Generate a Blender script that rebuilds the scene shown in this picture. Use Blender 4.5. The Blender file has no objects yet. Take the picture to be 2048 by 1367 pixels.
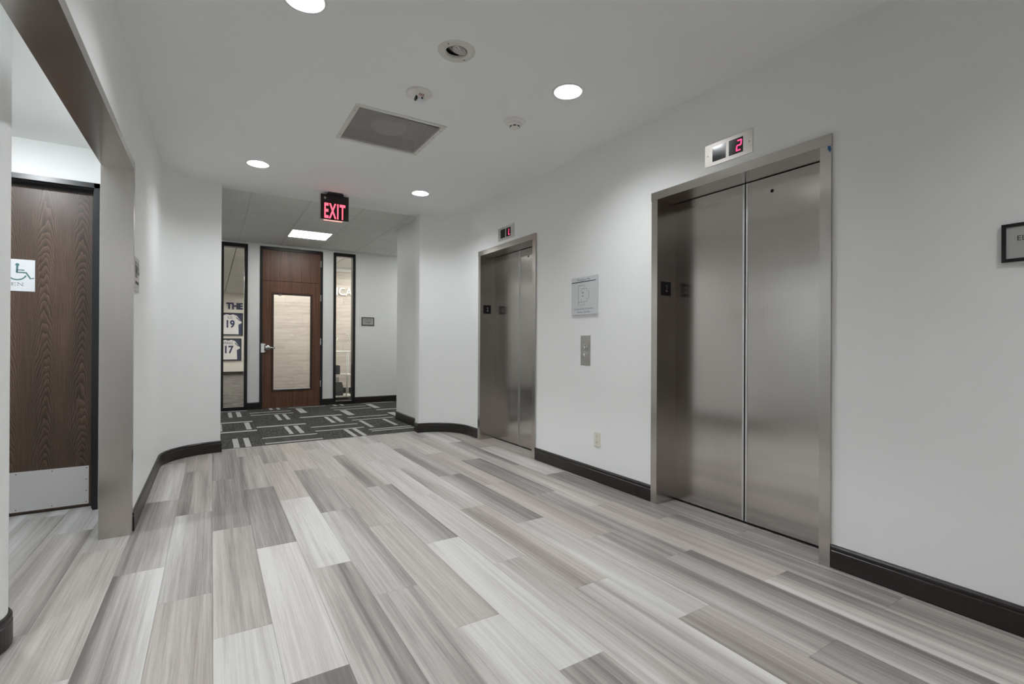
import bpy, bmesh, math, random
from mathutils import Vector, Matrix
random.seed(7)
SC = bpy.context.scene
COL = SC.collection

# ------------------------------------------------------------------ camera
F_PX, YAW, PITCH, ROLL, EYE = 970.35, 0.554281, 0.002495, 0.0048367, 1.118   # from vanishing lines, 2048 x 1367
cam = bpy.data.cameras.new('camera')
cam.sensor_fit = 'HORIZONTAL'; cam.sensor_width = 36.0; cam.lens = F_PX * 36.0 / 2048.0
cam.clip_start = 0.05; cam.clip_end = 100
fw = Vector((math.sin(YAW) * math.cos(PITCH), math.cos(YAW) * math.cos(PITCH), math.sin(PITCH)))
rt = Vector((math.cos(YAW), -math.sin(YAW), 0)); up = rt.cross(fw)
r2 = rt * math.cos(ROLL) + up * math.sin(ROLL); u2 = -rt * math.sin(ROLL) + up * math.cos(ROLL)
co = bpy.data.objects.new('camera', cam); COL.objects.link(co)
co.matrix_world = Matrix(((r2.x, u2.x, -fw.x, 0), (r2.y, u2.y, -fw.y, 0), (r2.z, u2.z, -fw.z, EYE), (0, 0, 0, 1)))
SC.camera = co

# ------------------------------------------------------------------ world, exposure, lamp strengths
w = bpy.data.worlds.new('world'); SC.world = w; w.use_nodes = True
w.node_tree.nodes['Background'].inputs[0].default_value = (0.02, 0.02, 0.02, 1)
w.node_tree.nodes['Background'].inputs[1].default_value = 0.0
SC.view_settings.view_transform = 'Standard'; SC.view_settings.look = 'None'
SC.view_settings.gamma = 1.0; SC.view_settings.use_curve_mapping = False
SC.view_settings.exposure = 0.62
SC.cycles.max_bounces = 8; SC.cycles.diffuse_bounces = 5; SC.cycles.glossy_bounces = 4
CAN_POWER, VEST_POWER, PANEL_POWER, OFFICE_POWER = 340.0, 235.0, 11.5, 29.0

# ------------------------------------------------------------------ materials
MAT = {}
def mat(name, color=(.8, .8, .8), rough=.5, metal=0.0, spec=.5, emit=None, strength=0.0):
    m = bpy.data.materials.new(name); m.use_nodes = True
    b = m.node_tree.nodes['Principled BSDF']
    b.inputs['Base Color'].default_value = (*color, 1); b.inputs['Roughness'].default_value = rough
    b.inputs['Metallic'].default_value = metal; b.inputs['Specular IOR Level'].default_value = spec
    if emit:
        b.inputs['Emission Color'].default_value = (*emit, 1); b.inputs['Emission Strength'].default_value = strength
    MAT[name] = m
    return m
class NT:
    """small node helper"""
    def __init__(s, m): s.t = m.node_tree; s.b = s.t.nodes['Principled BSDF']
    def n(s, typ, **kw):
        nd = s.t.nodes.new(typ)
        for k, v in kw.items(): setattr(nd, k, v)
        return nd
    def l(s, a, b): s.t.links.new(a, b)
    def math(s, op, a, b=None, c=None):
        nd = s.n('ShaderNodeMath', operation=op)
        for i, v in enumerate((a, b, c)):
            if v is None: continue
            if isinstance(v, (int, float)): nd.inputs[i].default_value = v
            else: s.l(v, nd.inputs[i])
        return nd.outputs[0]
    def coord(s, scale=(1, 1, 1), loc=(0, 0, 0), rot=(0, 0, 0), kind='Object'):
        tc = s.n('ShaderNodeTexCoord'); mp = s.n('ShaderNodeMapping')
        mp.inputs['Scale'].default_value = scale; mp.inputs['Location'].default_value = loc; mp.inputs['Rotation'].default_value = rot
        s.l(tc.outputs[kind], mp.inputs[0]); return mp.outputs[0]
    def noise(s, vec, scale=1, detail=3, rough=.5, dist=0):
        nd = s.n('ShaderNodeTexNoise'); nd.inputs['Scale'].default_value = scale; nd.inputs['Detail'].default_value = detail
        nd.inputs['Roughness'].default_value = rough; nd.inputs['Distortion'].default_value = dist
        s.l(vec, nd.inputs['Vector']); return nd.outputs['Fac']
    def ramp(s, fac, stops):
        nd = s.n('ShaderNodeValToRGB'); e = nd.color_ramp.elements
        while len(e) < len(stops): e.new(.5)
        for el, (p, c) in zip(e, stops): el.position = p; el.color = (*c, 1) if len(c) == 3 else c
        s.l(fac, nd.inputs[0]); return nd.outputs[0]
    def bump(s, h, strength=.2, dist=.002):
        nd = s.n('ShaderNodeBump'); nd.inputs['Strength'].default_value = strength; nd.inputs['Distance'].default_value = dist
        s.l(h, nd.inputs['Height']); s.l(nd.outputs[0], s.b.inputs['Normal'])

def paint(name, c, rough=.5):
    m = mat(name, c, rough, spec=.35); t = NT(m)
    v = t.coord(); f = t.noise(v, 1.3, 3)
    t.l(t.ramp(f, [(.3, tuple(x * .985 for x in c)), (.7, tuple(min(1, x * 1.01) for x in c))]), t.b.inputs['Base Color'])
    t.bump(t.noise(v, 220, 2), .06, .001)
    return m
paint('wall_paint', (.86, .872, .862), .5)
paint('ceiling_paint', (.87, .88, .875), .7)
paint('cream_paint', (.80, .76, .70), .6)
mat('base_vinyl', (.013, .0095, .008), .36)
mat('black_metal', (.008, .008, .010), .3)
mat('black_plastic', (.006, .006, .007), .35)
mat('dark_gap', (.003, .003, .003), .9)
mat('white_plastic', (.78, .76, .73), .4)
mat('grey_plastic', (.55, .52, .50), .45)
mat('ivory_plastic', (.72, .70, .60), .4)
mat('off_white', (.70, .69, .645), .45)
mat('chrome', (.75, .75, .76), .15, 1.0)
mat('aluminium', (.72, .72, .72), .32, 1.0)
mat('white_metal', (.85, .85, .84), .35)
mat('sign_white', (.80, .82, .84), .35)
mat('sign_grey', (.42, .43, .41), .4)
mat('plan_paper', (.60, .645, .63), .4)
mat('sign_silver', (.62, .63, .66), .4)
mat('sign_teal', (.10, .22, .23), .5)
mat('ink_dark', (.03, .035, .035), .6)
mat('ink_grey', (.16, .17, .19), .6)
mat('navy', (.02, .03, .09), .7)
mat('jersey_white', (.82, .80, .80), .9)
mat('lettering_white', (.92, .92, .90), .4)
mat('tape_blue', (.02, .13, .32), .6)
mat('smoke_dark', (.02, .02, .02), .5)
mat('lamp_glow', (1, 1, 1), .5, emit=(.955, .98, 1.0), strength=CAN_POWER)
mat('vest_glow', (1, 1, 1), .5, emit=(.93, .97, 1.0), strength=VEST_POWER)
mat('panel_glow', (1, 1, 1), .5, emit=(1.0, 1.0, .98), strength=PANEL_POWER)
mat('office_glow', (1, 1, 1), .5, emit=(1.0, .97, .92), strength=OFFICE_POWER)
mat('exit_red', (.6, .02, .04), .5, emit=(1.0, .09, .14), strength=1.6)
mat('exit_slot', (.8, .3, .25), .5, emit=(1.0, .38, .32), strength=.8)
mat('led_red', (.8, .02, .05), .5, emit=(1.0, .03, .12), strength=2.6)
mat('reflector', (.80, .80, .80), .22, 1.0)
mat('display_black', (.006, .006, .008), .12)
mat('grey_box', (.06, .06, .065), .5)
mat('dark_grey_plastic', (.10, .10, .10), .5)

def steel(name, c, rough, axis, aniso=.75):
    """brushed stainless; axis = grain direction"""
    m = mat(name, c, rough, 1.0); t = NT(m)
    sc = {'z': (260, 260, 1.2), 'y': (260, 1.2, 260)}[axis]
    g = t.noise(t.coord(sc), 1, 3, .6)
    s = t.noise(t.coord((1.6, 1.6, .9)), 1.4, 4, .6)
    t.l(t.math('ADD', t.math('MULTIPLY_ADD', g, .05, rough - .06), t.math('MULTIPLY', s, .07)), t.b.inputs['Roughness'])
    mx = t.n('ShaderNodeMixRGB', blend_type='MULTIPLY'); mx.inputs[0].default_value = 1
    mx.inputs[1].default_value = (*c, 1)
    t.l(t.ramp(t.math('MULTIPLY_ADD', g, .5, t.math('MULTIPLY', s, .5)), [(.3, (.90, .885, .87)), (.7, (1, 1, 1))]), mx.inputs[2])
    t.l(mx.outputs[0], t.b.inputs['Base Color'])
    t.b.inputs['Anisotropic'].default_value = aniso
    tg = t.n('ShaderNodeCombineXYZ'); tg.inputs[0].default_value = .7071; tg.inputs[1].default_value = .7071; t.l(tg.outputs[0], t.b.inputs['Tangent'])
    return m
steel('steel_door', (.58, .555, .53), .18, 'z')
steel('steel_frame', (.56, .535, .51), .24, 'z', .5)
steel('steel_header', (.56, .535, .51), .24, 'y', .5)
steel('steel_plate', (.58, .56, .53), .34, 'y', .3)
mat('kick_steel', (.80, .80, .80), .42, .75)

def plank_material():
    m = mat('vinyl_plank', (.5, .5, .5), .42, spec=.4); t = NT(m)
    oi = t.n('ShaderNodeObjectInfo'); sep = t.n('ShaderNodeSeparateColor'); t.l(oi.outputs['Color'], sep.inputs[0])
    ta, tb, warm, con = sep.outputs[0], sep.outputs[1], sep.outputs[2], oi.outputs['Alpha']
    tc = t.n('ShaderNodeTexCoord'); xyz = t.n('ShaderNodeSeparateXYZ'); t.l(tc.outputs['Object'], xyz.inputs[0])
    rnd = t.math('MULTIPLY', oi.outputs['Random'], 57.0)
    ux = t.math('DIVIDE', xyz.outputs[0], .2015)
    ux = t.math('SMOOTH_MIN', t.math('POWER', t.math('MAXIMUM', ux, .0), 1.3), 1.0, .05)
    tone = t.math('ADD', ta, t.math('MULTIPLY', t.math('SUBTRACT', tb, ta), ux))
    def vec(sx, sy, off):
        c = t.n('ShaderNodeCombineXYZ')
        t.l(t.math('MULTIPLY', xyz.outputs[0], sx), c.inputs[0]); t.l(t.math('MULTIPLY', xyz.outputs[1], sy), c.inputs[1])
        t.l(t.math('ADD', rnd, off), c.inputs[2]); return c.outputs[0]
    band = t.noise(vec(13, .45, 0), 1, 1.5, .5, .15)
    strk = t.noise(vec(70, 1.1, 9), 1, 2, .5, .3)
    fine = t.noise(vec(330, 5, 21), 1, 2, .6)
    weave = t.noise(vec(60, 420, 33), 1, 1, .5)
    v = t.math('MULTIPLY_ADD', t.math('SUBTRACT', band, .5), t.math('MULTIPLY', con, 5.0), t.math('ADD', tone, .035))
    v = t.math('MULTIPLY_ADD', t.math('SUBTRACT', strk, .5), .52, v)
    v = t.math('MULTIPLY_ADD', t.math('SUBTRACT', fine, .5), .40, v)
    v = t.math('MULTIPLY_ADD', t.math('SUBTRACT', weave, .5), .10, v)
    colr = t.ramp(v, [(.0, (.095, .085, .082)), (.3, (.18, .165, .161)), (.6, (.365, .346, .328)), (.85, (.52, .51, .497)), (1.0, (.60, .595, .585))])
    mx = t.n('ShaderNodeMixRGB', blend_type='MULTIPLY'); t.l(warm, mx.inputs[0]); t.l(colr, mx.inputs[1]); mx.inputs[2].default_value = (1.0, .935, .875, 1)
    t.l(mx.outputs[0], t.b.inputs['Base Color'])
    t.bump(t.math('ADD', fine, weave), .10, .0008)
    return m
plank_material()

def carpet(name, sx, sy, dark, light, thr=.5):
    m = mat(name, dark, .95, spec=.1); t = NT(m)
    a = t.noise(t.coord((sx, sy, 1)), 1, 2, .6)
    b = t.noise(t.coord((sx * 2.2, sy * 2.2, 1), (7, 3, 0)), 1, 2, .6)
    f = t.noise(t.coord((600, 600, 600)), 1, 2, .7)
    v = t.math('ADD', t.math('MULTIPLY', a, .6), t.math('ADD', t.math('MULTIPLY', b, .4), t.math('MULTIPLY_ADD', f, .5, -.25)))
    t.l(t.ramp(v, [(thr - .14, tuple(x * .22 for x in dark)), (thr - .03, dark), (thr + .22, light)]), t.b.inputs['Base Color'])
    t.bump(f, .6, .004); return m
carpet('carpet_lengthwise', 60, 9, (.078, .076, .073), (.165, .161, .155))
carpet('carpet_crosswise', 9, 60, (.078, .076, .073), (.165, .161, .155))
carpet('carpet_stripe', 90, 90, (.46, .45, .435), (.60, .59, .575), .42)
carpet('office_carpet', 3, 22, (.10, .092, .086), (.30, .28, .26), .5)

def acoustic():
    m = mat('acoustic_tile', (.72, .72, .69), .9, spec=.1); t = NT(m)
    v = t.coord(); f = t.noise(v, 130, 3, .7)
    t.l(t.ramp(f, [(.36, (.58, .58, .55)), (.47, (.82, .82, .79)), (.7, (.86, .86, .84))]), t.b.inputs['Base Color'])
    t.bump(f, .5, .003)
acoustic()
mat('grid_rail', (.72, .72, .69), .5)

def wood_straight(name, d, l):
    m = mat(name, d, .38, spec=.5); t = NT(m)
    a = t.noise(t.coord((40, 40, 1.2)), 1, 4, .6, .4); b = t.noise(t.coord((240, 240, 5)), 1, 2, .6)
    v = t.math('ADD', t.math('MULTIPLY', a, .65), t.math('MULTIPLY', b, .35))
    t.l(t.ramp(v, [(.34, tuple(x * .55 for x in d)), (.5, d), (.68, l)]), t.b.inputs['Base Color'])
    t.bump(b, .08, .001)
wood_straight('walnut_door', (.125, .052, .026), (.20, .095, .052))
wood_straight('walnut_moulding', (.045, .024, .016), (.07, .04, .03))

def wood_cathedral():
    m = mat('cathedral_walnut', (.07, .04, .025), .36, spec=.5); t = NT(m)
    tc = t.n('ShaderNodeTexCoord'); xyz = t.n('ShaderNodeSeparateXYZ'); t.l(tc.outputs['Object'], xyz.inputs[0])
    x, z = xyz.outputs[0], xyz.outputs[2]
    # veneer leaves about 0.17 wide, arches repeat up the door
    px = t.math('PINGPONG', t.math('ADD', x, 4.0), .088)
    wob = t.noise(t.coord((9, 9, 2.0)), 1, 3, .55)
    arch = t.math('ADD', t.math('MULTIPLY', t.math('MULTIPLY', px, px), 165.0), t.math('MULTIPLY', z, 1.9))
    arch = t.math('MULTIPLY_ADD', wob, .8, arch)
    ring = t.math('FRACT', t.math('MULTIPLY', arch, 9.0))
    fine = t.noise(t.coord((210, 210, 4)), 1, 3, .65)
    tone = t.noise(t.coord((7, 7, 1.0), (3, 0, 0)), 1, 2, .5)
    v = t.math('ADD', t.math('MULTIPLY', ring, .32), t.math('ADD', t.math('MULTIPLY', fine, .50), t.math('MULTIPLY', tone, .36)))
    t.l(t.ramp(v, [(.34, (.017, .011, .009)), (.52, (.050, .030, .021)), (.68, (.105, .062, .040)), (.84, (.165, .108, .078))]), t.b.inputs['Base Color'])
    t.bump(fine, .06, .001)
wood_cathedral()

def wood_wall():
    m = mat('wood_plank_tile', (.5, .44, .38), .5); t = NT(m)
    oi = t.n('ShaderNodeObjectInfo')
    a = t.noise(t.coord((2.5, 1, 26)), 1, 4, .6, .3); b = t.noise(t.coord((10, 1, 160), (0, 5, 0)), 1, 2, .6)
    v = t.math('ADD', t.math('MULTIPLY', a, .6), t.math('ADD', t.math('MULTIPLY', b, .25), t.math('MULTIPLY', oi.outputs['Random'], .15)))
    t.l(t.ramp(v, [(.3, (.40, .34, .29)), (.5, (.56, .50, .44)), (.7, (.66, .61, .55))]), t.b.inputs['Base Color'])
wood_wall()

def glass():
    m = bpy.data.materials.new('clear_glass'); m.use_nodes = True; nt = m.node_tree; nt.nodes.clear()
    o = nt.nodes.new('ShaderNodeOutputMaterial'); mx = nt.nodes.new('ShaderNodeMixShader'); tr = nt.nodes.new('ShaderNodeBsdfTransparent')
    gl = nt.nodes.new('ShaderNodeBsdfGlossy'); fr = nt.nodes.new('ShaderNodeFresnel'); fr.inputs[0].default_value = 1.45
    tr.inputs[0].default_value = (.95, .96, .95, 1); gl.inputs['Roughness'].default_value = .02
    nt.links.new(fr.outputs[0], mx.inputs[0]); nt.links.new(tr.outputs[0], mx.inputs[1]); nt.links.new(gl.outputs[0], mx.inputs[2]); nt.links.new(mx.outputs[0], o.inputs[0])
    MAT['clear_glass'] = m
glass()
def perforated():
    m = mat('perforated_metal', (.50, .485, .46), .5, .2); t = NT(m); nt = m.node_tree
    v = t.n('ShaderNodeTexVoronoi', feature='F1'); v.inputs['Scale'].default_value = 150; v.inputs['Randomness'].default_value = 0.0
    t.l(t.coord((1, 1, 0)), v.inputs['Vector'])
    hole = t.math('LESS_THAN', v.outputs['Distance'], .40)
    tr = t.n('ShaderNodeBsdfTransparent'); mx = t.n('ShaderNodeMixShader'); out = nt.nodes['Material Output']
    t.l(hole, mx.inputs[0]); t.l(t.b.outputs[0], mx.inputs[1]); t.l(tr.outputs[0], mx.inputs[2]); t.l(mx.outputs[0], out.inputs[0])
perforated()
mat('cavity_grey', (.10, .095, .088), .8)
mat('speaker_cone', (.50, .49, .47), .7)
def lens_glass():
    m = mat('lamp_lens', (.80, .78, .75), .15, .6); t = NT(m)
    v = t.n('ShaderNodeTexVoronoi'); v.inputs['Scale'].default_value = 110; t.l(t.coord(), v.inputs['Vector'])
    t.bump(v.outputs['Distance'], 1.0, .01)
lens_glass()

# ------------------------------------------------------------------ mesh helpers
ORG = {}            # world origin of every object we make
def setp(o, label=None, cat=None, group=None, kind=None):
    if label: o['label'] = label
    if cat: o['category'] = cat
    if group: o['group'] = group
    if kind: o['kind'] = kind
    return o
def empty(name, loc, label=None, cat=None, group=None, kind=None):
    o = bpy.data.objects.new(name, None); o.empty_display_size = .05; COL.objects.link(o); o.location = loc
    ORG[o.name] = Vector(loc); return setp(o, label, cat, group, kind)
class Fr:
    """a plane in the place: origin, right, up; n = distance in front of it"""
    def __init__(s, o, r, u): s.o = Vector(o); s.r = Vector(r); s.u = Vector(u); s.n = s.r.cross(s.u)
    def p(s, u, v, n=0): return s.o + s.r * u + s.u * v + s.n * n
class MB:
    def __init__(s): s.bm = bmesh.new(); s.mi = 0
    def face(s, vs):
        try:
            f = s.bm.faces.new(vs); f.material_index = s.mi; return f
        except ValueError: return None
    def hexa(s, P, bevel=0, seg=1):
        b = bmesh.new(); v = [b.verts.new(p) for p in P]
        for q in ((0, 3, 2, 1), (4, 5, 6, 7), (0, 1, 5, 4), (1, 2, 6, 5), (2, 3, 7, 6), (3, 0, 4, 7)): b.faces.new([v[i] for i in q])
        bmesh.ops.recalc_face_normals(b, faces=b.faces)
        if bevel: bmesh.ops.bevel(b, geom=list(b.edges), offset=bevel, segments=seg, profile=.5, affect='EDGES', clamp_overlap=True)
        s.merge(b); return s
    def merge(s, b):
        mp = {v: s.bm.verts.new(v.co) for v in b.verts}
        for f in b.faces:
            g = s.face([mp[v] for v in f.verts])
            if g: g.smooth = f.smooth
        b.free()
    def box(s, x0, x1, y0, y1, z0, z1, bevel=0, seg=1):
        return s.hexa([(x0, y0, z0), (x1, y0, z0), (x1, y1, z0), (x0, y1, z0), (x0, y0, z1), (x1, y0, z1), (x1, y1, z1), (x0, y1, z1)], bevel, seg)
    def fbox(s, fr, u0, u1, v0, v1, n0, n1, bevel=0):
        return s.hexa([fr.p(u0, v0, n0), fr.p(u1, v0, n0), fr.p(u1, v1, n0), fr.p(u0, v1, n0), fr.p(u0, v0, n1), fr.p(u1, v0, n1), fr.p(u1, v1, n1), fr.p(u0, v1, n1)], bevel)
    def prism3(s, A, B, smooth=False):
        """two matching outlines (lists of points) joined"""
        a = [s.bm.verts.new(p) for p in A]; b = [s.bm.verts.new(p) for p in B]; n = len(a)
        s.face(a[::-1]); s.face(b)
        for i in range(n):
            f = s.face([a[i], a[(i + 1) % n], b[(i + 1) % n], b[i]])
            if f and smooth: f.smooth = True
        return s
    def prism(s, poly, z0, z1): return s.prism3([(x, y, z0) for x, y in poly], [(x, y, z1) for x, y in poly])
    def fpoly(s, fr, poly, n0, n1): return s.prism3([fr.p(u, v, n0) for u, v in poly], [fr.p(u, v, n1) for u, v in poly])
    def fdisc(s, fr, u, v, r, n0, n1, seg=24, ry=None):
        ry = ry or r
        return s.fpoly(fr, [(u + r * math.cos(2 * math.pi * i / seg), v + ry * math.sin(2 * math.pi * i / seg)) for i in range(seg)], n0, n1)
    def fstroke(s, fr, pts, wd, n0, n1):
        """a flat band along a polyline"""
        L, R = [], []
        for i, (u, v) in enumerate(pts):
            a = Vector(pts[max(i - 1, 0)]); b = Vector(pts[min(i + 1, len(pts) - 1)]); d = (b - a).normalized(); nn = Vector((-d.y, d.x)) * wd / 2
            L.append((u + nn.x, v + nn.y)); R.append((u - nn.x, v - nn.y))
        for i in range(len(pts) - 1):
            s.fpoly(fr, [R[i], R[i + 1], L[i + 1], L[i]], n0, n1)
        return s
    def ftext(s, fr, body, size, u, v, n0, n1, sx=1.0, align='CENTER', shear=0, offset=0, space=1.0):
        cu = bpy.data.curves.new('t', 'FONT'); cu.body = body; cu.size = size; cu.align_x = align; cu.shear = shear; cu.offset = offset; cu.space_character = space
        cu.resolution_u = 3; cu.extrude = (n1 - n0) / 2
        ob = bpy.data.objects.new('t', cu); COL.objects.link(ob)
        dg = bpy.context.evaluated_depsgraph_get(); me = bpy.data.meshes.new_from_object(ob.evaluated_get(dg))
        vs = [s.bm.verts.new(fr.p(u + q.co.x * sx, v + q.co.y, (n0 + n1) / 2 + q.co.z)) for q in me.vertices]
        for p in me.polygons: s.face([vs[i] for i in p.vertices])
        bpy.data.objects.remove(ob); bpy.data.curves.remove(cu); bpy.data.meshes.remove(me); return s
    def lathe(s, c, prof, seg=32, axis=Vector((0, 0, 1)), closed=False):
        """prof: list of (radius, height along axis)"""
        axis = Vector(axis).normalized(); e = Vector((1, 0, 0)) if abs(axis.x) < .9 else Vector((0, 1, 0))
        a = axis.cross(e).normalized(); b = axis.cross(a); c = Vector(c); rings = []
        for r, h in prof:
            if r < 1e-6: rings.append([s.bm.verts.new(c + axis * h)])
            else: rings.append([s.bm.verts.new(c + axis * h + (a * math.cos(2 * math.pi * i / seg) + b * math.sin(2 * math.pi * i / seg)) * r) for i in range(seg)])
        for R, T in zip(rings, rings[1:]):
            for i in range(seg):
                j = (i + 1) % seg
                if len(R) == 1: q = [R[0], T[j], T[i]]
                elif len(T) == 1: q = [R[i], R[j], T[0]]
                else: q = [R[i], R[j], T[j], T[i]]
                f = s.face(q)
                if f: f.smooth = True
        return s
    def tube(s, pts, r, seg=10):
        pts = [Vector(p) for p in pts]; rings = []; pa = None
        for i, p in enumerate(pts):
            d = (pts[min(i + 1, len(pts) - 1)] - pts[max(i - 1, 0)]).normalized()
            if pa is None: pa = d.orthogonal().normalized()
            a = (pa - d * pa.dot(d)).normalized(); pa = a; b = d.cross(a)
            rings.append([s.bm.verts.new(p + (a * math.cos(2 * math.pi * k / seg) + b * math.sin(2 * math.pi * k / seg)) * r) for k in range(seg)])
        for R, T in zip(rings, rings[1:]):
            for k in range(seg):
                f = s.face([R[k], R[(k + 1) % seg], T[(k + 1) % seg], T[k]])
                if f: f.smooth = True
        s.face(rings[0][::-1]); s.face(rings[-1]); return s
    def build(s, name, mats, parent=None, origin=None, smooth_angle=None):
        if isinstance(mats, str): mats = [mats]
        org = Vector(origin) if origin else (ORG[parent.name].copy() if parent else Vector((0, 0, 0)))
        bmesh.ops.recalc_face_normals(s.bm, faces=s.bm.faces)
        for v in s.bm.verts: v.co -= org
        me = bpy.data.meshes.new(name); s.bm.to_mesh(me); s.bm.free()
        for m in mats: me.materials.append(MAT[m])
        o = bpy.data.objects.new(name, me); COL.objects.link(o)
        if parent: o.parent = parent; o.location = org - ORG[parent.name]
        else: o.location = org
        ORG[o.name] = org; return o
def arc(cx, cy, r, a0, a1, n): return [(cx + r * math.cos(math.radians(a0 + (a1 - a0) * i / n)), cy + r * math.sin(math.radians(a0 + (a1 - a0) * i / n))) for i in range(n + 1)]
def sweep(name, path, prof, m, side, parent=None):
    """profile (offset from wall, height) along a floor path; side = +1 left of travel, -1 right"""
    mb = MB(); n = len(path); rows = []
    for i, p in enumerate(path):
        p = Vector(p); d0 = (p - Vector(path[i - 1])).normalized() if i else None; d1 = (Vector(path[i + 1]) - p).normalized() if i < n - 1 else None
        d0 = d0 or d1; d1 = d1 or d0
        n0 = Vector((-d0.y, d0.x)) * side; n1 = Vector((-d1.y, d1.x)) * side; mn = (n0 + n1).normalized(); k = 1 / max(.3, mn.dot(n0))
        rows.append([mb.bm.verts.new((p.x + mn.x * o * k, p.y + mn.y * o * k, z)) for o, z in prof])
    for R, T in zip(rows, rows[1:]):
        for k in range(len(prof)):
            j = (k + 1) % len(prof); f = mb.face([R[k], R[j], T[j], T[k]])
    mb.face(rows[0]); mb.face(rows[-1][::-1])
    return mb.build(name, m, parent)
BASEP = [(0, .004), (.013, .004), (.013, .086), (.0095, .089), (.0095, .094), (.012, .097), (.012, .106), (.007, .114), (0, .116)]

# ------------------------------------------------------------------ the setting
XW, XL, XL2, CE = 2.66, -.395, -.537, 2.717
YE, CE2 = 9.09, 2.765                      # corridor end wall, corridor ceiling
E1, E2, EZ = (1.284, 2.350), (3.905, 4.977), 2.127
BACK = -2.4
SW = dict(kind='structure')

# floor: sub-floor with vinyl planks as its pieces
fl = MB().box(-2.4, 2.92, BACK, 5.872, -.06, -.0045).build('floor', 'dark_gap')
setp(fl, 'pale striped vinyl plank floor of the elevator lobby', 'floor', **SW)
PW, PL, PX0, PY0 = .20145, 1.2225, .010, 2.140
TONE = {  # row: {joint index: (tone at its left edge, at its right edge, warmth, streak contrast)}
 0: {6: (.38, .46, .1, .12), 3: (.42, .36, .1, .12), 0: (.74, .50, .6, .12), -3: (.86, .80, .2, .12)},
 -1: {7: (.60, .66, .8, .10), 4: (.38, .66, .6, .24), 1: (.66, .38, .1, .18), -2: (.68, .58, .7, .12)},
 -2: {5: (.60, .66, .3, .20), 2: (.38, .62, .1, .20), -1: (.32, .82, .2, .22)},
 -3: {6: (.60, .60, .2, .15), 3: (.64, .60, .1, .14), 0: (.66, .62, .6, .12), -3: (.6, .6, .3, .2)},
 -4: {7: (.7, .7, .1, .12), 4: (.78, .70, .0, .15), 1: (.64, .46, .4, .20), -2: (.50, .60, .3, .20)},
 -5: {5: (.70, .74, .0, .2), 2: (.66, .56, .1, .24)}, -6: {3: (.62, .7, .0, .22), 6: (.7, .6, 0, .2)},
 1: {8: (.62, .50, .3, .15), 5: (.48, .66, .4, .28), 2: (.42, .36, .1, .12), -1: (.84, .78, .35, .12), -4: (.24, .22, .1, .08)},
 2: {7: (.46, .62, .3, .15), 4: (.62, .70, .8, .08), 1: (.82, .86, .15, .12), -2: (.66, .38, .4, .30)},
 3: {6: (.64, .70, .8, .08), 3: (.36, .60, .2, .12), 0: (.72, .38, .1, .14), -3: (.66, .62, .35, .32)},
 4: {5: (.70, .64, .6, .10), 2: (.54, .70, .7, .10), -1: (.72, .46, .65, .10), -4: (.80, .78, .2, .12)},
 5: {7: (.75, .62, .3, .14), 4: (.44, .72, .5, .20), 1: (.74, .36, .1, .12), -2: (.84, .86, .25, .12), -5: (.32, .66, .4, .22)},
 6: {6: (.72, .76, .4, .10), 3: (.76, .74, .3, .10), 0: (.74, .82, .3, .14), -3: (.74, .48, .4, .22)},
 7: {5: (.74, .78, .3, .10), 2: (.60, .76, .4, .16), -1: (.48, .72, .8, .12), -4: (.40, .78, .2, .26)},
 8: {7: (.60, .74, .4, .12), 4: (.36, .54, .15, .12), 1: (.52, .32, .1, .12), -2: (.76, .80, .2, .14), -5: (.46, .64, .7, .12)},
 9: {6: (.74, .68, .5, .14), 3: (.58, .66, .9, .10), 0: (.64, .60, .9, .10), -3: (.72, .42, .3, .26), -6: (.34, .32, .1, .14)},
 10: {5: (.60, .68, .7, .12), 2: (.38, .36, .1, .16), -1: (.38, .72, .4, .24), -4: (.62, .30, .1, .16)},
 11: {4: (.66, .38, .3, .20), 1: (.68, .58, .6, .20), -2: (.64, .60, .9, .10), -5: (.70, .46, .4, .26)},
 12: {6: (.52, .56, .7, .12), 3: (.72, .72, .3, .12), 0: (.36, .36, .2, .10), -3: (.42, .62, .3, .28), -6: (.46, .42, .5, .2)},
 13: {5: (.56, .56, .7, .1), 2: (.54, .54, .7, .1), -1: (.38, .38, .2, .1), -4: (.40, .40, .2, .1)}}
def plank_mesh(ln):
    mb = MB(); c = .0007; g = .0003; x0, x1, y0, y1 = g, PW - g, g, ln - g
    mb.prism3([(x0, y0, -.004), (x1, y0, -.004), (x1, y1, -.004), (x0, y1, -.004)], [(x0, y0, -c), (x1, y0, -c), (x1, y1, -c), (x0, y1, -c)])
    mb.prism3([(x0, y0, -c), (x1, y0, -c), (x1, y1, -c), (x0, y1, -c)], [(x0 + c, y0 + c, 0), (x1 - c, y0 + c, 0), (x1 - c, y1 - c, 0), (x0 + c, y1 - c, 0)])
    bmesh.ops.remove_doubles(mb.bm, verts=mb.bm.verts, dist=1e-6); bmesh.ops.recalc_face_normals(mb.bm, faces=mb.bm.faces)
    me = bpy.data.meshes.new('plank'); mb.bm.to_mesh(me); mb.bm.free(); me.materials.append(MAT['vinyl_plank']); return me
full = plank_mesh(PL); cache = {}
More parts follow.
